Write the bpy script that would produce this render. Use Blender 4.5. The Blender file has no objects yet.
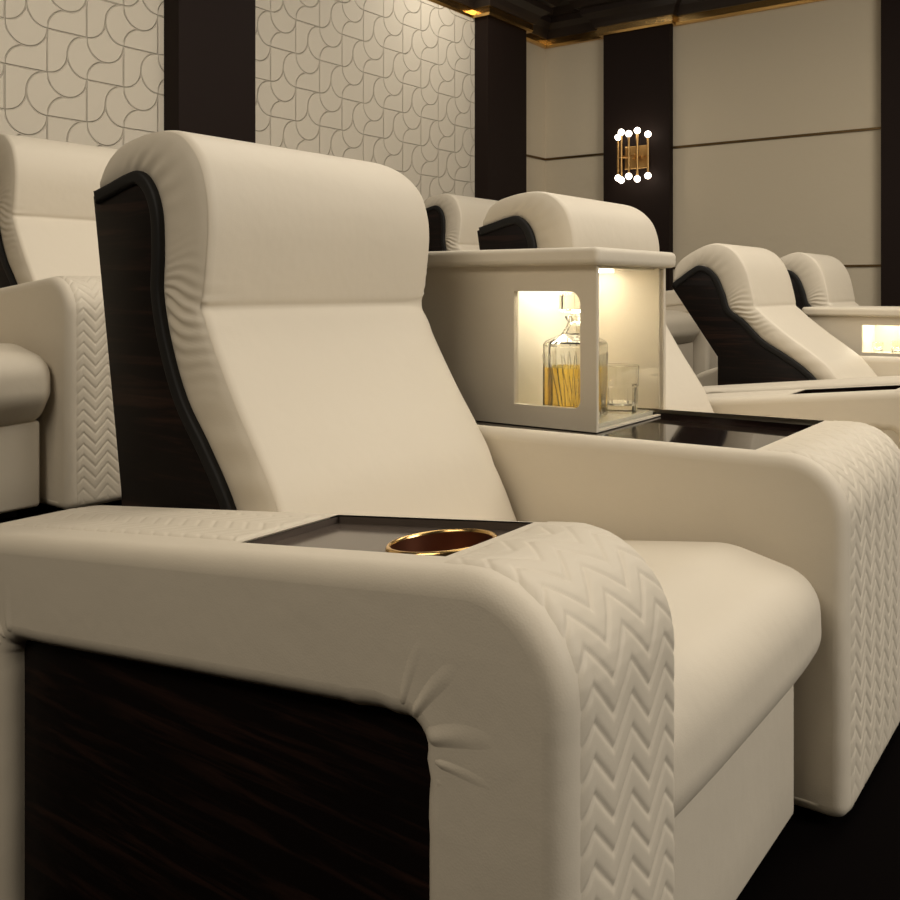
import bpy, bmesh, math, random
from mathutils import Vector
from mathutils.geometry import tessellate_polygon

S = 0.9                      # metres per layout unit (the eye height)
PI = math.pi
scene = bpy.context.scene
COL = scene.collection
random.seed(4)

# ------------------------------------------------------------------ materials
def nmat(name):
    m = bpy.data.materials.new(name); m.use_nodes = True
    nt = m.node_tree
    for n in list(nt.nodes): nt.nodes.remove(n)
    out = nt.nodes.new('ShaderNodeOutputMaterial')
    return m, nt, out

def N(nt, typ, **kw):
    n = nt.nodes.new(typ)
    for k, v in kw.items():
        if k.startswith('i_'):
            n.inputs[k[2:].replace('_', ' ')].default_value = v
        else:
            setattr(n, k, v)
    return n

def math_node(nt, op, a, b=None, c=None):
    n = nt.nodes.new('ShaderNodeMath'); n.operation = op
    for i, v in enumerate((a, b, c)):
        if v is None: continue
        if isinstance(v, (int, float)): n.inputs[i].default_value = v
        else: nt.links.new(v, n.inputs[i])
    return n.outputs[0]

def principled(nt, out, color, rough=0.5, metal=0.0, spec=0.5):
    b = nt.nodes.new('ShaderNodeBsdfPrincipled')
    b.inputs['Base Color'].default_value = (*color, 1)
    b.inputs['Roughness'].default_value = rough
    b.inputs['Metallic'].default_value = metal
    b.inputs['Specular IOR Level'].default_value = spec
    nt.links.new(b.outputs[0], out.inputs[0])
    return b

def simple(name, color, rough=0.5, metal=0.0, spec=0.5):
    m, nt, out = nmat(name)
    principled(nt, out, color, rough, metal, spec)
    return m

def leather(name, color, rough=0.55, grain=420.0, bump=0.05, spec=0.3):
    m, nt, out = nmat(name)
    b = principled(nt, out, color, rough, 0, spec)
    tc = N(nt, 'ShaderNodeTexCoord')
    vo = N(nt, 'ShaderNodeTexVoronoi'); vo.inputs['Scale'].default_value = grain
    nz = N(nt, 'ShaderNodeTexNoise'); nz.inputs['Scale'].default_value = 9; nz.inputs['Detail'].default_value = 3
    nt.links.new(tc.outputs['Object'], vo.inputs['Vector']); nt.links.new(tc.outputs['Object'], nz.inputs['Vector'])
    bp = N(nt, 'ShaderNodeBump'); bp.inputs['Strength'].default_value = bump; bp.inputs['Distance'].default_value = 0.002
    nt.links.new(vo.outputs['Distance'], bp.inputs['Height'])
    bp2 = N(nt, 'ShaderNodeBump'); bp2.inputs['Strength'].default_value = 0.25; bp2.inputs['Distance'].default_value = 0.012
    nt.links.new(nz.outputs[0], bp2.inputs['Height']); nt.links.new(bp.outputs[0], bp2.inputs['Normal'])
    nt.links.new(bp2.outputs[0], b.inputs['Normal'])
    return m

def wood(name, dark, light, rough=0.35):
    m, nt, out = nmat(name)
    b = principled(nt, out, dark, rough, 0, 0.22)
    tc = N(nt, 'ShaderNodeTexCoord')
    mp = N(nt, 'ShaderNodeMapping'); mp.inputs['Scale'].default_value = (2.0, 2.0, 36)
    nt.links.new(tc.outputs['Object'], mp.inputs['Vector'])
    nz = N(nt, 'ShaderNodeTexNoise'); nz.inputs['Scale'].default_value = 1.6; nz.inputs['Detail'].default_value = 7
    nz.inputs['Roughness'].default_value = 0.65; nz.inputs['Distortion'].default_value = 0.6
    nt.links.new(mp.outputs[0], nz.inputs['Vector'])
    rp = N(nt, 'ShaderNodeValToRGB')
    rp.color_ramp.elements[0].position = 0.50; rp.color_ramp.elements[0].color = (*dark, 1)
    rp.color_ramp.elements[1].position = 0.72; rp.color_ramp.elements[1].color = (*light, 1)
    nt.links.new(nz.outputs[0], rp.inputs[0]); nt.links.new(rp.outputs[0], b.inputs['Base Color'])
    return m

def emit(name, color, strength):
    m, nt, out = nmat(name)
    e = N(nt, 'ShaderNodeEmission'); e.inputs[0].default_value = (*color, 1); e.inputs[1].default_value = strength
    nt.links.new(e.outputs[0], out.inputs[0])
    return m

def pane_glass(name):
    m, nt, out = nmat(name)
    t = N(nt, 'ShaderNodeBsdfTransparent'); t.inputs[0].default_value = (0.97, 0.97, 0.95, 1)
    g = N(nt, 'ShaderNodeBsdfGlossy'); g.inputs['Roughness'].default_value = 0.02
    lw = N(nt, 'ShaderNodeLayerWeight'); lw.inputs['Blend'].default_value = 0.5
    f5 = math_node(nt, 'POWER', lw.outputs['Facing'], 5.0)
    fac = math_node(nt, 'ADD', math_node(nt, 'MULTIPLY', f5, 0.8), 0.035)
    mx = N(nt, 'ShaderNodeMixShader')
    nt.links.new(fac, mx.inputs[0]); nt.links.new(t.outputs[0], mx.inputs[1]); nt.links.new(g.outputs[0], mx.inputs[2])
    nt.links.new(mx.outputs[0], out.inputs[0])
    return m

def glass(name, color, ior=1.5):
    m, nt, out = nmat(name)
    g = N(nt, 'ShaderNodeBsdfGlass'); g.inputs['Color'].default_value = (*color, 1); g.inputs['IOR'].default_value = ior
    g.inputs['Roughness'].default_value = 0.0
    nt.links.new(g.outputs[0], out.inputs[0])
    return m

def carved_wall(name, color, a, pu=0.0, pv=0.0):
    """cream panel with carved overlapping-petal relief; coordinates come from the object itself (y across, z up)"""
    m, nt, out = nmat(name)
    b = principled(nt, out, color, 0.7, 0, 0.25)
    tc = N(nt, 'ShaderNodeTexCoord'); sp = N(nt, 'ShaderNodeSeparateXYZ')
    nt.links.new(tc.outputs['Object'], sp.inputs[0])
    M = lambda *k: math_node(nt, *k)
    U = M('ADD', M('DIVIDE', sp.outputs['Y'], a), pu); V = M('ADD', M('DIVIDE', sp.outputs['Z'], a), pv)
    j = M('FLOOR', V)
    v = M('SUBTRACT', V, j)
    uu = M('FLOORED_MODULO', M('SUBTRACT', U, j), 2.0)
    isB = M('GREATER_THAN', uu, 1.0)
    u = M('SUBTRACT', uu, isB)
    def arc(cx, cy):
        dx = M('SUBTRACT', u, cx); dy = M('SUBTRACT', v, cy)
        d = M('SQRT', M('ADD', M('MULTIPLY', dx, dx), M('MULTIPLY', dy, dy)))
        return M('ABSOLUTE', M('SUBTRACT', d, 0.5))
    mn = lambda *k: k[0] if len(k) == 1 else M('MINIMUM', k[0], mn(*k[1:]))
    faint = M('ADD', arc(0.5, 0.0), M('MULTIPLY', M('GREATER_THAN', u, 0.5), 5.0))
    A = mn(v, M('SUBTRACT', 1.0, u), arc(0.5, 1.0), faint)
    q = M('ADD', arc(0.0, 0.5), M('MULTIPLY', M('GREATER_THAN', v, 0.5), 5.0))
    B = mn(u, M('SUBTRACT', 1.0, v), arc(1.0, 0.5), q)
    d = M('ADD', M('MULTIPLY', B, isB), M('MULTIPLY', A, M('SUBTRACT', 1.0, isB)))
    mr = N(nt, 'ShaderNodeMapRange'); mr.interpolation_type = 'SMOOTHSTEP'
    mr.inputs['From Min'].default_value = 0.002; mr.inputs['From Max'].default_value = 0.026
    nt.links.new(d, mr.inputs['Value'])
    bp = N(nt, 'ShaderNodeBump'); bp.inputs['Strength'].default_value = 1.0; bp.inputs['Distance'].default_value = 0.008
    nt.links.new(mr.outputs[0], bp.inputs['Height']); nt.links.new(bp.outputs[0], b.inputs['Normal'])
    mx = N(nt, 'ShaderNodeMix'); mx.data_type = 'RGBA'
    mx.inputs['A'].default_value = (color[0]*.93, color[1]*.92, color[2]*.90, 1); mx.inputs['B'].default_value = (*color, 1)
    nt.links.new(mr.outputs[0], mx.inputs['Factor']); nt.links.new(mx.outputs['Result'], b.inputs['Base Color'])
    return m

CREAM = (0.66, 0.59, 0.47)
MAT = {}
MAT['leather'] = leather('cream_leather', CREAM)
MAT['quilt'] = leather('quilted_leather', CREAM, bump=0.03)
MAT['lacquer'] = leather('cream_lacquer', (0.64, 0.565, 0.44), 0.45, 700, 0.03)
MAT['inner'] = simple('cabinet_lining', (0.82, 0.76, 0.62), 0.16)
MAT['wood'] = wood('dark_zebrano', (0.005, 0.003, 0.0025), (0.028, 0.013, 0.0085), 0.45)
MAT['tray'] = wood('polished_dark_wood', (0.010, 0.006, 0.005), (0.020, 0.012, 0.009), 0.05)
MAT['piping'] = simple('black_piping', (0.009, 0.008, 0.007), 0.6, 0, 0.3)
MAT['arm_tray'] = wood('sheen_toned_tray', (0.085, 0.067, 0.054), (0.12, 0.094, 0.075), 0.14)  # dark tray wood, lightened so its colour carries the cushion's reflection
MAT['plinth'] = simple('black_plinth', (0.005, 0.004, 0.004), 0.6)
MAT['brass'] = simple('brass', (0.80, 0.52, 0.20), 0.22, 1.0)
MAT['old_brass'] = simple('aged_brass', (0.50, 0.31, 0.12), 0.35, 1.0)
MAT['bronze'] = simple('dark_bronze', (0.16, 0.105, 0.05), 0.35, 1.0)
MAT['copper'] = simple('dark_copper', (0.22, 0.085, 0.045), 0.35, 0.9)
MAT['pane'] = pane_glass('clear_pane')
MAT['glass'] = glass('crystal', (0.98, 0.98, 0.97))
MAT['whisky'] = glass('amber_spirit', (1.0, 0.84, 0.36), 1.36)
MAT['led'] = emit('warm_led', (1.0, 0.90, 0.73), 14)
MAT['bulb'] = emit('warm_bulb', (1.0, 0.86, 0.70), 8)
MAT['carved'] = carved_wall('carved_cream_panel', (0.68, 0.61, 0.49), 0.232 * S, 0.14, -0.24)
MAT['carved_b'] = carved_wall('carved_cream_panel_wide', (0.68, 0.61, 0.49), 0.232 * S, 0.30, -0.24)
MAT['panel'] = leather('plain_cream_panel', (0.60, 0.52, 0.385), 0.8, 500, 0.05, 0.15)
MAT['dark'] = simple('dark_brown_panel', (0.0150, 0.0085, 0.0062), 0.65, 0, 0.15)
MAT['ceil'] = simple('dark_ceiling', (0.022, 0.014, 0.010), 0.4, 0, 0.4)
MAT['floor'] = simple('black_carpet', (0.0022, 0.0014, 0.0012), 0.95, 0, 0.03)

# ------------------------------------------------------------------ object helpers
def link(name, mesh, mat, parent=None, smooth=True):
    o = bpy.data.objects.new(name, mesh); COL.objects.link(o)
    if mat is not None: mesh.materials.append(mat)
    if parent is not None: o.parent = parent
    if smooth:
        for p in mesh.polygons: p.use_smooth = True
    return o

def obj(name, bm, mat, parent=None, smooth=True, angle=None, flatcap=False):
    bmesh.ops.recalc_face_normals(bm, faces=bm.faces)
    me = bpy.data.meshes.new(name); bm.to_mesh(me); bm.free()
    o = link(name, me, mat, parent, smooth)
    if flatcap:
        for p in me.polygons:
            if abs(p.normal.y) > .99995: p.use_smooth = False
    if smooth and angle is not None: me.set_sharp_from_angle(angle=math.radians(angle))
    return o

def tag(o, label, cat, group=None, kind=None):
    o['label'] = label; o['category'] = cat
    if group: o['group'] = group
    if kind: o['kind'] = kind
    return o

def thing(name, label, cat, loc=(0, 0, 0), group=None):
    o = bpy.data.objects.new(name, None); COL.objects.link(o)
    o.empty_display_size = .1
    o.location = (loc[0]*S, loc[1]*S, loc[2]*S)
    return tag(o, label, cat, group)

def struct(name, bm, mat, label, cat, smooth=False, angle=None):
    o = obj(name, bm, mat, None, smooth, angle)
    return tag(o, label, cat, None, 'structure')

def copy_tree(o, parent=None):
    c = o.copy(); COL.objects.link(c)
    if parent is not None: c.parent = parent
    for ch in list(o.children): copy_tree(ch, c)
    return c

def box(bm, a, b, bev=0.0, seg=2):
    """axis box between two corners in layout units"""
    v = [bm.verts.new((x*S, y*S, z*S)) for x in (a[0], b[0]) for y in (a[1], b[1]) for z in (a[2], b[2])]
    fs = [(0, 1, 3, 2), (4, 6, 7, 5), (0, 4, 5, 1), (2, 3, 7, 6), (0, 2, 6, 4), (1, 5, 7, 3)]
    faces = [bm.faces.new([v[i] for i in f]) for f in fs]
    if bev > 0:
        es = list({e for f in faces for e in f.edges})
        bmesh.ops.bevel(bm, geom=es, offset=bev*S, segments=seg, affect='EDGES', profile=0.5)
    return bm

def fillet(pts, seg=8, closed=True, maxlen=0.04):
    """(x, z, r) corners -> dense smooth polyline"""
    n = len(pts); out = []
    for i, p in enumerate(pts):
        P = Vector(p[:2]); r = p[2] if len(p) > 2 else 0
        if r <= 0 or (not closed and i in (0, n-1)):
            out.append(P); continue
        A = Vector(pts[i-1][:2]); B = Vector(pts[(i+1) % n][:2])
        d1 = (A-P); d2 = (B-P); l1 = d1.length; l2 = d2.length; d1.normalize(); d2.normalize()
        ang = math.acos(max(-1, min(1, d1.dot(d2))))
        t = r/math.tan(ang/2) if ang > 1e-3 else 0
        t = min(t, l1*.49, l2*.49); rr = t*math.tan(ang/2)
        if rr < 1e-5 or ang > PI-0.02:
            out.append(P); continue
        bis = (d1+d2).normalized(); C = P+bis*(rr/math.sin(ang/2))
        s = P+d1*t; e = P+d2*t
        a0 = math.atan2(s.y-C.y, s.x-C.x); a1 = math.atan2(e.y-C.y, e.x-C.x)
        da = (a1-a0+PI) % (2*PI)-PI
        for k in range(seg+1):
            a = a0+da*k/seg
            out.append(Vector((C.x+rr*math.cos(a), C.y+rr*math.sin(a))))
    res = []
    m = len(out)
    for i in range(m if closed else m-1):
        a = out[i]; b = out[(i+1) % m]; L = (b-a).length
        k = max(1, int(math.ceil(L/maxlen)))
        for j in range(k):
            if L > 1e-6: res.append(a.lerp(b, j/k))
    if not closed: res.append(out[-1])
    return res

def spline(pts, n=6, closed=False):
    """Catmull-Rom through (x, z) points"""
    P = [Vector(p) for p in pts]; m = len(P); out = []
    for i in range(m if closed else m-1):
        p0 = P[i-1] if (i > 0 or closed) else P[0]*2-P[1]
        p1 = P[i]; p2 = P[(i+1) % m]
        p3 = P[(i+2) % m] if (i+2 < m or closed) else P[-1]*2-P[-2]
        for k in range(n):
            t = k/n
            out.append(0.5*((2*p1)+(p2-p0)*t+(2*p0-5*p1+4*p2-p3)*t*t+(3*p1-p0-3*p2+p3)*t**3))
    if not closed: out.append(P[-1])
    return out

def area2(loop):
    return sum(a.x*b.y-b.x*a.y for a, b in zip(loop, loop[1:]+loop[:1]))/2

def normals2(loop, closed=True):
    n = len(loop); res = []
    for i in range(n):
        if closed: a = loop[i-1]; b = loop[(i+1) % n]
        else: a = loop[max(0, i-1)]; b = loop[min(n-1, i+1)]
        d = (b-a).normalized() if (b-a).length > 1e-9 else Vector((1, 0))
        res.append(Vector((d.y, -d.x)))
    return res

def extrude_loop(bm, loop, y0, y1, r, nr=5, ny=6, pleats=(), skip=None, wts=None, crown=0.0, ycuts=(), r1=None, d1=None):
    """extrude a closed (x,z) outline along y with rounded ends.  pleats: (x, z, reach, amp, count) gathers on the rounded ends"""
    if area2(loop) < 0:
        loop = loop[::-1]
        if wts: wts = wts[::-1]
    nm = normals2(loop)                       # outward for counter-clockwise
    r1 = r if r1 is None else r1
    d1 = r1 if d1 is None else d1
    ys = [(y0+r-r*math.cos(PI/2*k/nr), r-r*math.sin(PI/2*k/nr)) for k in range(nr+1)]
    for k in range(1, ny): ys.append((y0+r+(y1-y0-r-r1)*k/ny, 0))
    if ycuts:
        ys += [(c, 0) for c in ycuts if y0+r+1e-4 < c < y1-r-1e-4]; ys.sort(key=lambda q: q[0])
    n1 = nr*2
    ys += [(y1-r1+r1*math.cos(PI/2*k/n1), d1-d1*math.sin(PI/2*k/n1)) for k in range(n1, -1, -1)]
    rings = []
    for q, (y, ins) in enumerate(ys):
        ring = []
        t = (y-y0)/(y1-y0)
        edge = 1-min(1, min(t, 1-t)*(y1-y0)/(r*2.6+1e-6))
        for i_, (p, n_) in enumerate(zip(loop, nm)):
            off = -ins*(wts[i_] if wts else 1)+crown*(1-(2*t-1)**4)
            for (px, pz, reach, amp, cnt) in pleats:
                dx = p.x-px; dz = p.y-pz; dd = math.hypot(dx, dz)
                if dd < reach:
                    w = (1-(dd/reach)**2)**1.5
                    ph = math.sin(cnt*PI*(dx*0.9+dz)/reach+1.3*math.sin(9*dx+4*dz))
                    off += amp*w*ph*edge
            c = p+n_*off
            ring.append(bm.verts.new((c.x*S, y*S, c.y*S)))
        rings.append(ring)
    n = len(loop)
    for q in range(len(rings)-1):
        for i in range(n):
            if skip and skip(i, q, loop[i], ys[q][0], ys[q+1][0]): continue
            j = (i+1) % n
            bm.faces.new((rings[q][i], rings[q][j], rings[q+1][j], rings[q+1][i]))
    for ring, flip in ((rings[0], True), (rings[-1], False)):
        for tri in tessellate_polygon([[Vector((v.co.x, v.co.z, 0)) for v in ring]]):
            if len(set(tri)) < 3: continue
            try: bm.faces.new([ring[k] for k in tri])
            except ValueError: pass
    return bm

def lathe(bm, prof, cx, cy, n=40, cap0=False, cap1=False, unit=S):
    """(radius, z) profile round a vertical axis, layout units"""
    rings = []
    for (r, z) in prof:
        rings.append([bm.verts.new(((cx+r*math.cos(2*PI*k/n))*unit, (cy+r*math.sin(2*PI*k/n))*unit, z*unit)) for k in range(n)])
    for a, b in zip(rings, rings[1:]):
        for k in range(n):
            j = (k+1) % n
            bm.faces.new((a[k], a[j], b[j], b[k]))
    if cap0: bm.faces.new(rings[0][::-1])
    if cap1: bm.faces.new(rings[-1])
    return bm

def plate_with_hole(bm, rect, hole, thick, place):
    """rect=(u0,v0,u1,v1), hole = closed list of (u,v); place(u,v,w)->xyz in layout units"""
    u0, v0, u1, v1 = rect
    cu = sum(p[0] for p in hole)/len(hole); cv = sum(p[1] for p in hole)/len(hole)
    hole = list(hole)
    # add rays to the rectangle's corners
    angs = [math.atan2(p[1]-cv, p[0]-cu) for p in hole]
    rim = []
    for p, a in zip(hole, angs):
        dx, dy = math.cos(a), math.sin(a); t = 1e9
        if dx > 1e-9: t = min(t, (u1-cu)/dx)
        if dx < -1e-9: t = min(t, (u0-cu)/dx)
        if dy > 1e-9: t = min(t, (v1-cv)/dy)
        if dy < -1e-9: t = min(t, (v0-cv)/dy)
        rim.append([cu+dx*t, cv+dy*t])
    for c in ((u0, v0), (u1, v0), (u1, v1), (u0, v1)):
        k = min(range(len(rim)), key=lambda i: (rim[i][0]-c[0])**2+(rim[i][1]-c[1])**2)
        rim[k] = list(c)
    V = lambda p, w: bm.verts.new(tuple(q*S for q in place(p[0], p[1], w)))
    H0 = [V(p, 0) for p in hole]; H1 = [V(p, thick) for p in hole]
    R0 = [V(p, 0) for p in rim]; R1 = [V(p, thick) for p in rim]
    n = len(hole)
    for i in range(n):
        j = (i+1) % n
        for f in ((H0[i], H0[j], R0[j], R0[i]), (H1[i], R1[i], R1[j], H1[j]), (H0[i], H1[i], H1[j], H0[j]), (R0[i], R0[j], R1[j], R1[i])):
            bm.faces.new(f)
    return bm

def rrect(u0, v0, u1, v1, r=(0, 0, 0, 0), maxlen=0.02):
    L = fillet([(u0, v0, r[0]), (u1, v0, r[1]), (u1, v1, r[2]), (u0, v1, r[3])], 6, True, maxlen)
    return [(p.x, p.y) for p in L]

def chevron_panel(bm, path, y0, y1, pitch=0.0340, period=0.082, amp=0.0033, lift=0.0, step=0.0024, edge=0.022, fade=0.0):
    """quilted strip lying on an open (x,z) path whose outward normals point away from the arm"""
    L = [0.0]
    for a, b in zip(path, path[1:]): L.append(L[-1]+(b-a).length)
    nm = normals2(path, False)
    tot = L[-1]; ns = max(2, int(tot/step)); ny = max(2, int((y1-y0)/step))
    rows = []; k = 0
    for q in range(ns+1):
        s = tot*q/ns
        while k < len(L)-2 and L[k+1] < s: k += 1
        t = (s-L[k])/max(1e-9, L[k+1]-L[k])
        p = path[k].lerp(path[k+1], t); n_ = nm[k].lerp(nm[k+1], t).normalized()
        row = []
        for w in range(ny+1):
            y = y0+(y1-y0)*w/ny
            tri = abs(((y-y0)/period+0.15) % 1.0-0.5)*2
            ph = (s/pitch+tri*1.20) % 1.0
            # each quilted rib swells between two stitched grooves
            hgt = amp*(1-abs(2*ph-1)**5)*(min(1, 0.12+min(s, tot-s)/fade) if fade else 1)
            ed = min(1, min(y-y0, y1-y)/edge, min(s, tot-s)/edge); ed = math.sin(PI/2*max(0, ed))
            c = p+n_*(lift+(hgt+0.0015)*ed - 0.005*(1-ed))
            row.append(bm.verts.new((c.x*S, y*S, c.y*S)))
        rows.append(row)
    for a, b in zip(rows, rows[1:]):
        for w in range(ny): bm.faces.new((a[w], a[w+1], b[w+1], b[w]))
    return bm

# ------------------------------------------------------------------ recliner pieces (layout units, x = forward, y = across, z = up)
ARM_W = 0.263
SEAT_W = 0.80
FRONT = -0.42

def top_h(x, slope, h_ref): return h_ref+slope*(x+0.55)

def arm_outline(slope, h_ref, back=-1.98):
    hb = top_h(-1.55, slope, h_ref)
    O = fillet([(FRONT-.12, 0.016, 0), (FRONT, 0.016, 0.03), (FRONT, h_ref+0.013, 0.112), (-1.55, hb, .5), (back, hb-0.16, 0.22), (back, 0.016, 0)], 12, False, 0.02)
    return O

def make_arm(parent, w0, w1, slope=0.116, h_ref=0.721, mirror=False, opening=True, tray=(-0.922, -0.597), cup=True, back=-1.98, tray_in=0.028, chevron=True, piping=True):
    """w0 = side away from the seat, w1 = seat side"""
    lo, hi = min(w0, w1), max(w0, w1)
    O = arm_outline(slope, h_ref, back)
    if opening:
        oh = lambda x: 0.548+0.119*(x+0.667)
        I = fillet([(-1.385, 0.025, 0), (-1.385, oh(-1.385), 0.025), (-0.589, oh(-0.589), 0.032), (-0.589, 0.025, 0)], 8, False, 0.02)
        loop = O+I
    else:
        loop = O[:]
    if area2(loop) < 0: loop = loop[::-1]
    pl = [(-0.595, 0.55, 0.13, 0.0034, 8), (-1.37, 0.475, 0.09, 0.0022, 8)] if opening else []
    r = 0.026
    # the tray recess: faces on top between the rims are left out
    L2 = []
    n = len(loop)
    no_tray = tray is None
    if no_tray: tray = (-0.922, -0.597)
    for i, p in enumerate(loop):            # insert exact points at the recess ends
        L2.append(p); q = loop[(i+1) % n]
        if p.y > 0.55 and q.y > 0.55:
            cuts = [c for c in tray if (p.x-c)*(q.x-c) < -1e-9]
            cuts.sort(key=lambda c: abs(c-p.x))
            for c in cuts: L2.append(p.lerp(q, (c-p.x)/(q.x-p.x)))
    loop = L2; n = len(loop); tx0, tx1 = tray
    out_in = r+(0.030 if opening else 0.0)      # the rim is wider on the outer side
    ya_in, yb_in = (lo+out_in, hi-r) if w0 < w1 else (lo+r, hi-out_in)
    def skip(i, q, p, ya, yb):
        b = loop[(i+1) % n]
        xm = (p.x+b.x)/2; ym = (ya+yb)/2
        return not no_tray and tx0 < xm < tx1 and p.y > 0.55 and b.y > 0.55 and ya_in-0.001 < ym < yb_in+0.001
    if area2(loop) < 0: loop = loop[::-1]
    bm = bmesh.new()
    extrude_loop(bm, loop, lo, hi, r, 6, 4, pl, skip, ycuts=(ya_in, yb_in))
    obj('arm_frame', bm, MAT['leather'], parent, flatcap=True)
    if opening:
        sgn = 1 if w1 > w0 else -1
        ws = w0+sgn*0.030
        bm = bmesh.new()
        ol = fillet([(-1.41, 0.04, 0), (-1.41, oh(-1.41)+0.02, 0), (-0.56, oh(-0.56)+0.02, 0), (-0.56, 0.04, 0)], 1, True, 0.5)
        extrude_loop(bm, ol, min(ws, ws+sgn*.05), max(ws, ws+sgn*.05), 0.002, 1, 1)
        obj('wood_panel', bm, MAT['wood'], parent, False)
        bm = bmesh.new()
        wi = w1-sgn*0.012
        extrude_loop(bm, ol, min(wi, wi-sgn*.05), max(wi, wi-sgn*.05), 0.002, 1, 1)
        obj('lining_panel', bm, MAT['leather'], parent, False)
    if opening:
        # gathered leather at the two upper corners of the opening
        sg = 1 if w1 > w0 else -1
        for (px, pz, th0, th1, off) in ((-0.621, oh(-0.621)-.032, -0.35, PI/2+.25, .059), (-1.36, oh(-1.36)-.025, PI/2-.2, PI+.3, .052)):
            bm = bmesh.new(); rows = []
            for q in range(61):
                th = th0+(th1-th0)*q/60; wt = math.sin(PI*q/60)**0.8
                row = []
                for k in range(19):
                    u = k/18; rho = off-.012+.105*u
                    fold = (0.5+0.5*math.sin(th*14+1.1*math.sin(th*5)+2.5*u))**2.2
                    hgt = 0.0046*wt*fold*(1-u)**1.2*min(1, u/.10+.25)
                    y = w0+sg*(0.0006+(.004*(1-u/.12)**2 if u < .12 else 0)-hgt)
                    row.append(bm.verts.new(((px+rho*math.cos(th))*S, y*S, (pz+rho*math.sin(th))*S)))
                rows.append(row)
            for a_, b_ in zip(rows, rows[1:]):
                for k in range(18): bm.faces.new((a_[k], a_[k+1], b_[k+1], b_[k]))
            obj('corner_gather', bm, MAT['leather'], parent)
    zc = lambda x: top_h(x, slope, h_ref)
    if not no_tray:
        # tray
        ya, yb = ya_in-0.002, yb_in+0.002
        zc = lambda x: top_h(x, slope, h_ref)
        cx, cy, cr = tx1-0.073, (ya+yb)/2, 0.062
        bm = bmesh.new()
        dep = 0.013
        hole = [(cx+cr*math.cos(2*PI*k/64), cy+cr*math.sin(2*PI*k/64)) for k in range(64)]
        if cup: plate_with_hole(bm, (tx0-.002, ya, tx1+.002, yb), hole, -0.012, lambda u, v, w: (u, v, zc(u)-dep+w))
        else:
            vs = [bm.verts.new((x*S, y*S, (zc(x)-dep+w)*S)) for w in (0, -.012) for (x, y) in ((tx0-.002, ya), (tx1+.002, ya), (tx1+.002, yb), (tx0-.002, yb))]
            for f in ((0, 1, 2, 3), (7, 6, 5, 4), (0, 4, 5, 1), (1, 5, 6, 2), (2, 6, 7, 3), (3, 7, 4, 0)): bm.faces.new([vs[i] for i in f])
        tr = obj('tray', bm, MAT['arm_tray' if cup else 'tray'], parent, False)
        # thin lip round the recess
        bm = bmesh.new()
        t = 0.004
        def wall(xa, ya_, xb, yb_):
            vs = [bm.verts.new((x*S, y*S, (zc(x)+w)*S)) for w in (-0.026, -0.004) for (x, y) in ((xa, ya_), (xb, ya_), (xb, yb_), (xa, yb_))]
            for f in ((3, 2, 1, 0), (4, 5, 6, 7), (0, 1, 5, 4), (1, 2, 6, 5), (2, 3, 7, 6), (3, 0, 4, 7)): bm.faces.new([vs[i] for i in f])
        wall(tx0-t, ya-t, tx0, yb+t); wall(tx1, ya-t, tx1+t, yb+t); wall(tx0, ya-t, tx1, ya); wall(tx0, yb, tx1, yb+t)
        obj('tray_lip', bm, MAT['arm_tray' if cup else 'tray'], tr, False)
        if cup:
            bm = bmesh.new()
            zt = zc(cx)-dep
            lathe(bm, [(cr-.001, zt-.002), (cr-.001, zt+.005), (cr+.001, zt+.0065), (cr+.0035, zt+.006), (cr+.005, zt+.003), (cr+.005, zt-.004)], cx, cy, 64)
            for v in bm.verts: v.co.z += slope*(v.co.x-cx*S)
            ring = obj('cup_holder', bm, MAT['brass'], parent)
            bm = bmesh.new()
            lathe(bm, [(0.001, zt-.085), (cr-.012, zt-.085), (cr-.004, zt-.078), (cr-.001, zt+.003)], cx, cy, 64)
            for v in bm.verts: v.co.z += slope*(v.co.x-cx*S)
            obj('cup_well', bm, MAT['copper'], ring)
    # quilted strips: front + top front, and top behind the tray
    m = 0.030
    if no_tray: rear_ok = False
    else: rear_ok = True
    if chevron:
        # outward normal: walk so that normals point out (normals2 gives right-hand side of travel)
        def sub(x_ok):
            return [p for p in O if x_ok(p)]
        front = [p for p in O if p.x > tx1+0.004 and p.y > 0.0175 or p.x > -0.43]
        front = [p for p in front]
        # add exact end at the tray
        front.append(Vector((tx1+0.004, zc(tx1+0.004))))
        rear = [Vector((tx0-0.004, zc(tx0-0.004)))]+[p for p in O if -1.62 < p.x < tx0-0.02 and p.y > 0.5]
        for nm_, pth in (('chevron_panel', front), ('chevron_top', rear)):
            if len(pth) < 4 or (nm_ == 'chevron_top' and not rear_ok): continue
            n0 = normals2(pth, False)[len(pth)//2]
            P = pth if (n0.x > 0.5 or n0.y > 0.5) else pth[::-1]
            bm = bmesh.new()
            if nm_ == 'chevron_panel': chevron_panel(bm, P, lo+(.020 if w0 < w1 else .010), hi-(.010 if w0 < w1 else .020), fade=.14)
            else: chevron_panel(bm, P, lo+.05, hi-.03, amp=0.0014, lift=-.001)
            obj(nm_, bm, MAT['quilt'], parent)
    for xa, xb in ((-1.92, -1.45), (-.56, -.49)):
        bm = bmesh.new(); box(bm, (xa, lo+.05, 0), (xb, hi-.05, .03))
        obj('plinth', bm, MAT['plinth'], parent, False)

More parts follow.
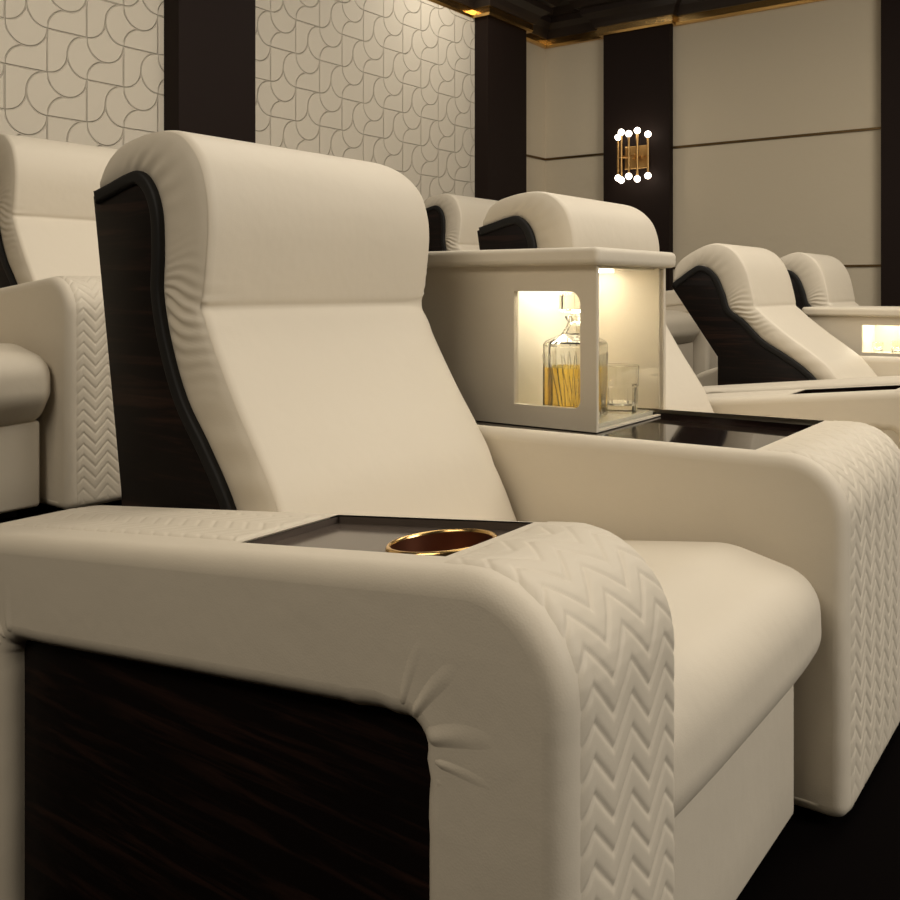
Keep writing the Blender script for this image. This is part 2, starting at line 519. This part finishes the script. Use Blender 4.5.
FRONT_CURVE = [(-1.10, .44), (-1.125, .56), (-1.151, .642), (-1.195, .715), (-1.245, .79), (-1.305, .89), (-1.333, .945),
               (-1.3435, .964), (-1.338, .984), (-1.328, 1.05), (-1.322, 1.12), (-1.328, 1.178), (-1.350, 1.235), (-1.395, 1.278), (-1.45, 1.293),
               (-1.52, 1.290), (-1.585, 1.275), (-1.622, 1.250), (-1.636, 1.221), (-1.640, 1.197)]
REAR_CURVE = [(-1.652, 1.184), (-1.60, 1.197), (-1.55, 1.210), (-1.51, 1.213), (-1.475, 1.185), (-1.454, 1.135), (-1.450, 1.06), (-1.452, .99), (-1.43, .90), (-1.385, .80),
              (-1.32, .716), (-1.262, .633), (-1.225, .55), (-1.205, .44)]

def make_body(parent, recline=0.0, knee_shift=(0, 0), plinth=True):
    K = Vector((-1.3435, .964)); a = math.radians(recline)
    def T(p):
        d = Vector(p)-K
        return Vector((K.x+knee_shift[0]+d.x*math.cos(a)-d.y*math.sin(a), K.y+knee_shift[1]+d.x*math.sin(a)+d.y*math.cos(a)))
    fr = spline([T(p) for p in FRONT_CURVE], 7); re = spline([T((p[0]+(.022 if recline and p[1] < .95 else 0), p[1]+(.02 if recline and p[1] < .95 else 0))) for p in REAR_CURVE], 7)
    y0, y1 = 0.07, 0.769
    bm = bmesh.new()
    kn = T((-1.40, .96)); kn2 = T((-1.45, 1.2)); kn3 = T((-1.25, .75))
    # smooth the join between the two curves
    wf = [min(1.0, max(.1, (len(fr)-i)/22), .05+i/12) for i in range(len(fr))]
    extrude_loop(bm, fr+re, y0, y1, 0.020, 5, 14, [(kn.x, kn.y, 0.13, 0.003, 8)], None, wf+[0.05]*len(re), r1=0.15, d1=0.065)
    cu = obj('back_cushion', bm, MAT['leather'], parent)
    # gathered side gussets of the cushion
    def resamp(c, n):
        L = [0]
        for a_, b_ in zip(c, c[1:]): L.append(L[-1]+(b_-a_).length)
        out = []; k = 0
        for q in range(n+1):
            d_ = L[-1]*q/n
            while k < len(L)-2 and L[k+1] < d_: k += 1
            out.append(c[k].lerp(c[k+1], (d_-L[k])/max(1e-9, L[k+1]-L[k])))
        return out
    kf, kr = 7*7, len(re)-1-7*7
    rv = re[::-1]
    fa = resamp(fr[:kf+1], 105)+resamp(fr[kf:], 135)[1:]; rb = resamp(rv[:kr+1], 105)+resamp(rv[kr:], 135)[1:]
    for side in (0, 1):
        bm = bmesh.new(); rows = []
        for q in range(241):
            t = q/240
            F = fa[q]; Rr = rb[q]
            row = []
            tk = (t-0.425)
            for w in range(13):
                u = w/12
                c = F.lerp(Rr, (0.05+0.93*u) if side == 0 else (0.60+0.38*u))
                puff = 0.011*math.sin(PI*min(1, max(0, u)))**0.7*min(1, t/.02, (1-t)/.02)
                ple = 0.0048*math.exp(-(tk/0.075)**2)*math.sin(2*PI*t*46+1.8*math.sin(5*u+t*30))*math.sin(PI*u)**0.6*(0.45+0.55*u)
                ple += 0.0028*math.exp(-((t-.76)/0.11)**2)*math.sin(2*PI*t*22+2*math.sin(4*u))*math.sin(PI*u)*u
                ple += 0.0020*math.exp(-((t-.2)/0.12)**2)*math.sin(2*PI*t*17+3*u)*math.sin(PI*u)
                y = (y0+0.003-puff-ple) if side == 0 else (y1-0.003+puff+ple)
                row.append(bm.verts.new((c.x*S, y*S, c.y*S)))
            rows.append(row)
        for a_, b_ in zip(rows, rows[1:]):
            for w in range(12): bm.faces.new((a_[w], a_[w+1], b_[w+1], b_[w]))
        obj('side_gusset', bm, MAT['leather'], cu)
    # stitched seam under the headrest
    s0 = T((-1.3475, .985))
    # wooden side cheeks
    bk = [T((-1.205, .44)), T((-1.56, .44)), T((-1.573, .613)), T((-1.664, 1.180))]
    cheek = [p for p in re]
    loop = cheek+[bk[1], bk[2], bk[3]]
    if recline:
        loop = cheek+[Vector((-1.487, .50)), Vector((-1.487, .70)), bk[3]]
        # the lower edge stays inside the frame of the seat
    for (a0, a1) in ((y0-0.006, y0+0.05), (y1-0.05, y1+0.006)):
        bm = bmesh.new()
        extrude_loop(bm, fillet([(p.x, p.y, 0) for p in loop], 1, True, .2), a0, a1, 0.004, 2, 1)
        sp = obj('side_panel', bm, MAT['wood'], parent, True, 40)
        # black piping band between wood and cushion
        nm = normals2(re, False)
        w0, w1 = -0.006, 0.020
        A = [p+n_*w0 for p, n_ in zip(re, nm)]; B = [p+n_*w1 for p, n_ in zip(re, nm)]
        bm = bmesh.new()
        out = -1 if a0 < .3 else 1
        b0, b1 = (a0-0.008, a0+.05) if out < 0 else (a1-.05, a1+0.008)
        extrude_loop(bm, A+B[::-1], b0, b1, 0.006, 3, 1)
        obj('piping_band', bm, MAT['piping'], parent, True, 50)
    bm = bmesh.new()
    rl = [T((-1.40, .46)), T((-1.53, .46)), T((-1.55, .613)), T((-1.635, 1.185)), T((-1.52, 1.19)), T((-1.50, .95)), T((-1.44, .75))]
    extrude_loop(bm, fillet([(p.x, p.y, .01) for p in rl], 3, True, .2), y0+.05, y1-.05, .004, 2, 1)
    obj('back_shell', bm, MAT['leather'], parent, True, 40)
    # seat cushion
    bm = bmesh.new()
    sl = fillet([(-1.30, .285, .02), (-.520, .285, .05), (-.464, .36, .07), (-.468, .475, .10), (-.63, .513, .15), (-.85, .482, .3), (-1.30, .455, .02)], 10, True, 0.03)
    extrude_loop(bm, sl, 0.004, 0.788, 0.058, 9, 16, (), None, None, 0.012)
    obj('seat_cushion', bm, MAT['leather'], parent)
    # footrest / base
    bm = bmesh.new()
    bl = fillet([(-1.30, .028, .01), (-.513, .028, .012), (-.513, .288, .012), (-1.30, .288, .01)], 4, True, .1)
    extrude_loop(bm, bl, 0.03, 0.762, 0.012, 4, 2)
    obj('seat_base', bm, MAT['leather'], parent, True, 40)
    bm = bmesh.new(); box(bm, (-1.25, .08, 0), (-.57, .72, .042))
    obj('plinth', bm, MAT['plinth'], parent, False)

def recliner(label, loc, near=False, far=False, recline=0, knee=(0, 0), group='cream recliners in the front row', arm=None):
    t = thing('recliner', label, 'recliner', loc, group)
    make_body(t, recline, knee)
    if near: make_arm(t, -ARM_W, 0, **(arm or {}))
    if far: make_arm(t, SEAT_W+ARM_W, SEAT_W, h_ref=.690, cup=False)
    return t

G1, G2 = 'cream recliners in the front row', 'cream recliners in the raised rear row'
r1 = recliner('largest cream recliner, upright, with a brass cup holder in its chevron-quilted near arm', (0, 1.012, 0), near=True, group=G1)
r2 = recliner('cream recliner whose back and headrest rise just behind the lit drinks cabinet', (-.02, 2.370, 0), far=True, group=G1)
r3 = recliner('leaning-back cream recliner right of the tall lit cabinet, its dark curved side showing', (0, 3.93, 0), near=True, arm={'tray': None, 'h_ref': .69}, recline=20.5, knee=(0.018, -.045), group=G1)
r4 = recliner('leaning-back cream recliner showing only its headrest above the low cabinet at the right edge', (0, 5.34, 0), recline=19, knee=(-.04, -.045), group=G1)

def dup(src, label, loc, group):
    c = copy_tree(src); c.location = (loc[0]*S, loc[1]*S, loc[2]*S)
    c['label'] = label; c['group'] = group
    return c
R2F, R2H = -2.155, 0.314
BODY = ('back_cushion', 'side_panel', 'piping_band', 'back_shell', 'seat_cushion', 'seat_base')
b = thing('recliner', 'cream recliner of the raised row seen above the chevron arm at the left edge', 'recliner', (R2F, 1.846, R2H), G2)
for ch in list(r1.children):
    if ch.name.split('.')[0] in BODY: copy_tree(ch, b)
make_arm(b, -ARM_W, 0, opening=False)
a = dup(r4, 'cream recliner at the far left edge of which only the rounded seat front shows', (R2F, 0.79, R2H), G2)
d = dup(r1, 'distant cream headrest peeking out between the foreground recliner and the lit cabinet', (R2F, 4.78, R2H), G2)
f = dup(r2, 'distant cream recliner, only its seat and arm visible in the gap beside the lit cabinet', (R2F, 5.92, R2H), G2)
# the seat at the far left stands upright like the others of its row
for ch in list(a.children):
    if ch.name.split('.')[0] in ('back_cushion', 'side_panel', 'piping_band', 'back_shell'):
        for g_ in list(ch.children): bpy.data.objects.remove(g_)
        bpy.data.objects.remove(ch)
for ch in list(r2.children):
    if ch.name.split('.')[0] in BODY[:4]: copy_tree(ch, a)

# ------------------------------------------------------------------ consoles
def console(label, y0, y1, cab, win, lid_top, group, loc=(0, 0, 0), hole_r=(0.0, .02, .03, 0.0), cy=(.166, .564)):
    """wide shared arm carrying a lit glass-fronted cabinet.  cab=(rear, front), win=(x0,z0,x1,z1)"""
    t = thing('drinks_console', label, 'console', (loc[0], y0, loc[2]), group)
    W = y1-y0; h = 0.672; base = 0.661
    make_arm(t, 0, W, slope=0.0, h_ref=h, opening=False, tray=(cab[0]-.02, -0.596), cup=False)
    cy0, cy1 = cy
    xr, xf = cab
    under = lid_top-0.036
    th = 0.022
    cb = bpy.data.objects.new('cabinet', None); COL.objects.link(cb); cb.parent = t
    # side walls with windows
    for s, (ya, yb) in enumerate(((cy0, cy0+th), (cy1-th, cy1))):
        bm = bmesh.new()
        if s:
            box(bm, (xr, ya, base), (xf, yb, under)); obj('side_wall', bm, MAT['lacquer'], cb, False)
            continue
        wl = rrect(win[0], win[1], win[2], win[3], hole_r)
        xm = win[0]-.12
        plate_with_hole(bm, (xm, base, xf, under), wl, yb-ya, lambda u, v, w, ya=ya: (u, ya+w, v))
        if xr < xm: box(bm, (xr, ya, base), (xm, yb, under))
        obj('side_wall', bm, MAT['lacquer'], cb, False)
        bm = bmesh.new(); box(bm, (win[0]-.005, (ya+yb)/2-.003, win[1]-.005), (win[2]+.004, (ya+yb)/2+.003, win[3]+.005))
        obj('window_pane', bm, MAT['pane'], cb, False)
    # rear wall, floor, inner partition lining
    bm = bmesh.new(); box(bm, (xr, cy0+th, base), (xr+th, cy1-th, under)); obj('rear_wall', bm, MAT['lacquer'], cb, False)
    bm = bmesh.new(); box(bm, (win[0]-.05, cy0+th, base+.012), (win[0]-.03, cy1-th, under-.002)); obj('lining', bm, MAT['inner'], cb, False)
    bm = bmesh.new(); box(bm, (xr+th, cy0+th, base), (xf-.012, cy1-th, base+.012)); obj('cabinet_floor', bm, MAT['inner'], cb, False)
    bm = bmesh.new(); box(bm, (xr+th, cy0+th, under-.012), (xf-.012, cy1-th, under-.0005)); obj('cabinet_top', bm, MAT['inner'], cb, False)
    # front frame and pane
    bm = bmesh.new()
    wl = rrect(cy0+.012, base+.004, cy1-.014, under-.008, (0, 0, 0, 0))
    plate_with_hole(bm, (cy0, base, cy1, under), wl, 0.010, lambda u, v, w: (xf+w, u, v))
    obj('front_frame', bm, MAT['lacquer'], cb, False)
    bm = bmesh.new(); box(bm, (xf+.001, cy0+.010, base+.008), (xf+.006, cy1-.012, under-.008)); obj('front_pane', bm, MAT['pane'], cb, False)
    # led strip under the top
    bm = bmesh.new(); box(bm, (win[0]+.0, cy0+.05, under-.018), (win[0]+.10, cy1-.05, under-.0125)); obj('led_strip', bm, MAT['led'], cb, False)
    # padded lid
    bm = bmesh.new()
    ll = fillet([(xr-.03, lid_top-.042, .015), (xf+.03, lid_top-.042, .014), (xf+.03, lid_top, .014), (xr-.03, lid_top, .015)], 5, True, .1)
    extrude_loop(bm, ll, cy0-.03, cy1+.03, .013, 4, 2)
    obj('lid', bm, MAT['leather'], cb, True, 50)
    return t, base+.012, (cy0, cy1)

c1, zf1, cy1_ = console('wide cream console arm carrying the tall lit cabinet with whisky decanter, beside the largest recliner', 1.812, 2.368, (-1.72, -1.025), (-1.244, .712, -1.058, .992), 1.096, 'drinks consoles between seats', loc=(-.012, 0, 0))
c2, zf2, cy2_ = console('cream console arm carrying a low lit cabinet at the right edge of the view', 4.73, 5.34, (-1.33, -0.79), (-1.083, .690, -.86, .822), 0.905, 'drinks consoles between seats', hole_r=(0, .01, .01, 0), cy=(.10, .55))

# ------------------------------------------------------------------ glassware
def sq(r, z, cut=0.25, n=4):
    """square ring with chamfered corners, half side r"""
    c = r*(1-cut)
    return [(r, -c, z), (r, c, z), (c, r, z), (-c, r, z), (-r, c, z), (-r, -c, z), (-c, -r, z), (c, -r, z)]

def ringmesh(bm, rings, cap0=True, cap1=True, jitter=None):
    R = [[bm.verts.new((x*S, y*S, z*S)) for (x, y, z) in r] for r in rings]
    n = len(R[0])
    for a_, b_ in zip(R, R[1:]):
        for k in range(n):
            j = (k+1) % n; bm.faces.new((a_[k], a_[j], b_[j], b_[k]))
    if cap0: bm.faces.new(R[0][::-1])
    if cap1: bm.faces.new(R[-1])

def decanter(label, loc, rot, s=1.0):
    t = thing('whisky_decanter', label, 'decanter', loc); t.rotation_euler.z = rot
    rd = lambda r, z: [(r*math.cos(PI/4*k-PI/8), r*math.sin(PI/4*k-PI/8), z) for k in range(8)]
    bm = bmesh.new()
    R = 0.069*s
    rings = [sq(R*.95, 0), sq(R, .006), sq(R, .181*s), sq(R*.93, .189*s), sq(R*.45, .206*s), rd(.023*s, .226*s), rd(.019*s, .236*s), rd(.026*s, .246*s), rd(.026*s, .251*s)]
    inner = [rd(.016*s, .251*s), rd(.012*s, .234*s), sq(R*.38, .201*s), sq(R*.86, .183*s), sq(R*.88, .176*s), sq(R*.88, .024), sq(R*.8, .02)]
    ringmesh(bm, rings+inner)
    # cut-crystal fan ribs on each face
    for side in range(4):
        ca, sa = math.cos(PI/2*side), math.sin(PI/2*side)
        for k in range(-3, 4):
            y_0, y_1 = k*0.006*s, k*0.0165*s
            w = .0018*s
            P = []
            for (yy, zz) in ((y_0, .012), (y_1, .160*s)):
                for dy in (-w, w):
                    P.append((R+.0005, yy+dy, zz))
            P.append((R+.0020, y_0, .014)); P.append((R+.0020, y_1, .155*s))
            vs = [bm.verts.new(((x*ca-y*sa)*S, (x*sa+y*ca)*S, z*S)) for (x, y, z) in P]
            for fct in ((0, 4, 5, 2), (4, 1, 3, 5), (0, 1, 4), (2, 5, 3), (0, 2, 3, 1)): bm.faces.new([vs[i] for i in fct])
    obj('bottle', bm, MAT['glass'], t, False)
    bm = bmesh.new()
    ringmesh(bm, [sq(R*.884, .0235), sq(R*.8835, .028), sq(R*.8835, .125*s)])
    obj('whisky', bm, MAT['whisky'], t, False)
    bm = bmesh.new()
    z = .252*s
    ringmesh(bm, [rd(.011*s, z-.018*s), rd(.0145*s, z+.001), rd(.0145*s, z+.006*s), sq(.029*s, z+.010*s, .2), sq(.034*s, z+.015*s, .15), sq(.034*s, z+.050*s, .15), sq(.029*s, z+.057*s, .3)])
    obj('stopper', bm, MAT['glass'], t, False)
    return t

decanter('square cut-crystal decanter half full of amber whisky in the lit cabinet', (-1.152, 2.105, zf1+.0005), 0.25, 1.02)

def tumbler(label, loc, s=1.0, group=None):
    bm = bmesh.new()
    n = 20; rings = []
    def ring(r, z, fl=0.0): return [((r+(fl if k % 2 else 0))*math.cos(2*PI*k/n), (r+(fl if k % 2 else 0))*math.sin(2*PI*k/n), z) for k in range(n)]
    R = .046*s; Ht = .112*s
    rings = [ring(R*.86, 0), ring(R*.9, .004, -.003), ring(R*.95, Ht*.55, -.003), ring(R*.97, Ht*.58), ring(R, Ht), ring(R*.95, Ht+.001), ring(R*.90, Ht*.6), ring(R*.83, .026), ring(R*.6, .020)]
    ringmesh(bm, rings)
    o = obj('tumbler', bm, MAT['glass'], None, True, 25)
    o.location = tuple(q*S for q in loc)
    return tag(o, label, 'glass', group)

tumbler('clear crystal tumbler in front of the decanter in the tall lit cabinet', (-1.105, 2.262, zf1+.0005), 1.1)
GT = 'glassware in the low cabinet'
tumbler('small clear glass on the left in the low lit cabinet at the right edge', (-1.03, 4.92, zf2+.0005), .55, GT)
tumbler('small clear glass standing right of another in the low lit cabinet at the right edge', (-.94, 4.90, zf2+.0005), .62, GT)

# ------------------------------------------------------------------ room
FW, LW = -4.70, 7.97          # rear wall plane, far side wall plane
CH = 3.34                     # underside of the cornice
TOP = 3.85
X1, Y0 = 4.2, -2.6            # open ends of the room behind the camera
def slab(a, b_): bm = bmesh.new(); box(bm, a, b_); return bm
struct('floor', slab((FW-.1, Y0-.1, -.1), (X1+.1, LW+.1, 0)), MAT['floor'], 'black carpeted lower floor', 'floor')
struct('floor_riser', slab((FW, Y0, 0), (-2.5, LW, R2H)), MAT['floor'], 'black carpeted step under the raised row', 'floor')
struct('wall_back', slab((FW-.1, Y0-.1, 0), (FW, LW+.1, TOP)), MAT['panel'], 'plain cream rear wall behind the carved panels', 'wall')
struct('wall_right', slab((FW, LW, 0), (X1, LW+.1, TOP)), MAT['panel'], 'plain cream side wall with a thin brass line', 'wall')
struct('wall_left', slab((FW, Y0-.1, 0), (X1, Y0, TOP)), MAT['dark'], 'dark side wall beside the viewer', 'wall')
struct('wall_front', slab((X1, Y0-.1, 0), (X1+.1, LW+.1, TOP)), MAT['dark'], 'dark wall at the screen end', 'wall')
struct('ceiling', slab((FW-.1, Y0-.1, TOP), (X1+.1, LW+.1, TOP+.1)), MAT['ceil'], 'dark brown ceiling', 'ceiling')
nt_ = 0
def trim(bm, mat, label, cat, smooth=False, angle=None):
    global nt_
    nt_ += 1
    return struct('trim_%d' % nt_, bm, mat, label, cat, smooth, angle)
PD = 0.17                     # pilaster depth
pil = [(1.05, 1.64), (3.49, 4.08), (6.72, 7.35)]
names = ['dark pilaster on the rear wall hidden far left', 'dark pilaster on the rear wall behind the foreground headrest', 'dark pilaster on the rear wall beside the corner']
for (ya, yb), nm_ in zip(pil[1:], names[1:]):
    trim(slab((FW, ya, 0), (FW+PD, yb, TOP)), MAT['dark'], nm_, 'pilaster')
# carved panels between pilasters
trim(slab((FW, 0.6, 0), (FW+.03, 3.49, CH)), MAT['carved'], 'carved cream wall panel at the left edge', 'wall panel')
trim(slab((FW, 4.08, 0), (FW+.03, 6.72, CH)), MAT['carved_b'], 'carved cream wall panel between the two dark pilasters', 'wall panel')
# pilasters on the side wall
wp = [(-4.025, -3.375), (-1.63, -0.95)]
PW = 0.08
trim(slab((wp[0][0], LW-PW, 0), (wp[0][1], LW, TOP)), MAT['dark'], 'dark pilaster on the side wall holding the lit sconce', 'pilaster')
trim(slab((wp[1][0], LW-PW, 0), (wp[1][1], LW, TOP)), MAT['dark'], 'dark pilaster on the side wall at the right edge', 'pilaster')
trim(slab((FW, LW-.012, 2.248), (wp[0][0], LW, 2.268)), MAT['bronze'], 'short thin brass line left of the sconce pilaster', 'wall trim')
trim(slab((FW, 7.35, 2.248), (FW+.012, LW, 2.268)), MAT['bronze'], 'very short thin brass line on the rear wall beside the corner', 'wall trim')
trim(slab((wp[0][1], LW-.012, 2.248), (wp[1][0], LW, 2.268)), MAT['bronze'], 'long thin brass line across the side wall right of the sconce', 'wall trim')
trim(slab((wp[0][1], LW-.012, 1.168), (wp[1][0], LW, 1.186)), MAT['bronze'], 'lower thin brass line on the side wall above the reclined seats', 'wall trim')

# cornice: a profile swept along the wall line with mitred corners
path = [(FW, Y0), (FW, 3.49), (FW+PD, 3.49), (FW+PD, 4.08), (FW, 4.08), (FW, 6.72), (FW+PD, 6.72), (FW+PD, 7.35), (FW, 7.35), (FW, LW),
        (wp[0][0], LW), (wp[0][0], LW-PW), (wp[0][1], LW-PW), (wp[0][1], LW), (wp[1][0], LW), (wp[1][0], LW-PW), (wp[1][1], LW-PW), (wp[1][1], LW), (X1, LW)]
def sweep(prof):
    """prof: (distance into the room, height) closed outline"""
    bm = bmesh.new(); P = [Vector(p) for p in path]; rings = []
    for i, p in enumerate(P):
        d1 = (p-P[i-1]).normalized() if i else (P[1]-p).normalized()
        d2 = (P[i+1]-p).normalized() if i < len(P)-1 else d1
        n1 = Vector((d1.y, -d1.x)); n2 = Vector((d2.y, -d2.x))     # room side
        m = (n1+n2)/(1+n1.dot(n2))
        rings.append([bm.verts.new(((p.x+m.x*d_)*S, (p.y+m.y*d_)*S, z*S)) for (d_, z) in prof])
    n = len(prof)
    for a_, b_ in zip(rings, rings[1:]):
        for k in range(n):
            j = (k+1) % n; bm.faces.new((a_[k], a_[j], b_[j], b_[k]))
    bm.faces.new(rings[0][::-1]); bm.faces.new(rings[-1])
    return bm
trim(sweep([(-.02, CH), (.035, CH), (.045, CH+.02), (.045, CH+.075), (-.02, CH+.075)]), MAT['brass'], 'polished brass band running under the cornice', 'cornice')
trim(sweep([(-.02, CH+.075), (.06, CH+.075), (.075, CH+.11), (.10, CH+.15), (.16, CH+.19), (.16, CH+.24), (.20, CH+.25), (.24, CH+.31), (.32, CH+.36), (.32, CH+.42), (.40, CH+.44), (.40, TOP+.02), (-.02, TOP+.02)]), MAT['ceil'], 'dark stepped cornice under the ceiling', 'cornice')

# ------------------------------------------------------------------ sconce
def tube(bm, p, q, r, n=14):
    p = Vector(p)*S; q = Vector(q)*S; d = (q-p); up = Vector((0, 0, 1)) if abs(d.normalized().z) < .9 else Vector((1, 0, 0))
    u = d.cross(up).normalized(); v = d.cross(u).normalized()
    A = [[bm.verts.new(c+(u*math.cos(2*PI*k/n)+v*math.sin(2*PI*k/n))*r*S) for k in range(n)] for c in (p, q)]
    for k in range(n):
        j = (k+1) % n; bm.faces.new((A[0][k], A[0][j], A[1][j], A[1][k]))
    bm.faces.new(A[0][::-1]); bm.faces.new(A[1])
sx, sz = -3.685, 2.185
sc_ = thing('wall_sconce', 'brass wall sconce with round glowing bulbs on the dark side-wall pilaster', 'sconce', (sx, LW-PW, sz))
bm = bmesh.new(); box(bm, (-.115, -.022, -.105), (.115, .001, .105), .006); obj('back_plate', bm, MAT['old_brass'], sc_, False)
bm = bmesh.new(); tube(bm, (0, -.02, 0), (0, -.12, 0), .028, 20); obj('hub', bm, MAT['old_brass'], sc_, True, 40)
for k, (tx, ty, half) in enumerate(((-.142, -.10, .155), (-.075, -.17, .185), (.012, -.20, .16), (.080, -.17, .185), (.150, -.10, .155))):
    bm = bmesh.new()
    tube(bm, (tx, ty, -half), (tx, ty, half), .0105)
    tube(bm, (tx, ty, 0), (tx*.5, -.015, 0), .006, 8)
    tb = obj('tube', bm, MAT['old_brass'], sc_, True, 40)
    for s in (-1, 1):
        bm = bmesh.new()
        bmesh.ops.create_uvsphere(bm, u_segments=24, v_segments=14, radius=.029*S)
        for v in bm.verts: v.co += Vector((tx, ty, s*(half+.030)))*S
        obj('bulb', bm, MAT['bulb'], tb)

# ------------------------------------------------------------------ lights
def area(name, loc, target, size, power, color, sy=None, spread=PI):
    L = bpy.data.lights.new(name, 'AREA'); L.energy = power; L.color = color
    L.shape = 'RECTANGLE' if sy else 'SQUARE'; L.size = size*S
    if sy: L.size_y = sy*S
    L.spread = spread
    o = bpy.data.objects.new(name, L); COL.objects.link(o)
    o.location = Vector(loc)*S
    o.rotation_euler = (Vector(target)-Vector(loc)).to_track_quat('-Z', 'Y').to_euler()
    o['kind'] = 'helper'
    return o
WARM = (1.0, 0.915, 0.80)
area('unseen_area_light', (3.3, 2.2, 3.2), (-0.8, 1.6, 0.6), 2.0, 150, (1.0, 0.93, 0.84), 3.6)  # unseen soft light added at the screen end to brighten front-facing leather
area('unseen_area_light', (0.2, 1.4, 3.75), (-0.6, 1.4, 0.4), 2.0, 22, WARM, 3.0)
area('unseen_area_light', (-1.0, -1.6, 3.6), (-1.0, 0.8, 0.5), 2.2, 66, (1.0, 0.89, 0.74), 1.6)  # unseen camera-left fill, added to lift the near arm's outer side
area('unseen_area_light', (-2.5, 3.0, 3.75), (-3.6, 3.0, 0), 1.8, 62, WARM, 3.6)
area('unseen_area_light', (0.0, 5.2, 3.75), (-0.9, 5.4, 0), 2.4, 90, WARM, 2.4)
area('wall_wash_light', (-3.9, 6.0, 3.7), (-4.8, 6.0, 1.2), .5, 9, (1.0, 0.93, 0.83))
w = bpy.data.worlds.new('World'); scene.world = w; w.use_nodes = True
w.node_tree.nodes['Background'].inputs[0].default_value = (1.0, 0.85, 0.68, 1)
w.node_tree.nodes['Background'].inputs[1].default_value = 0.0

# ------------------------------------------------------------------ camera
cam = bpy.data.cameras.new('camera'); co = bpy.data.objects.new('camera', cam); COL.objects.link(co)
cam.sensor_width = 36; cam.lens = 36*940/900; cam.shift_y = -162/900
cam.clip_start = .02
co.location = (0, 0, 1.0*S); co.rotation_euler = (PI/2, 0, math.asin(0.592))
scene.camera = co
scene.view_settings.view_transform = 'Standard'; scene.view_settings.look = 'None'
scene.view_settings.gamma = 1.0; scene.view_settings.use_curve_mapping = False
scene.view_settings.exposure = 0.0
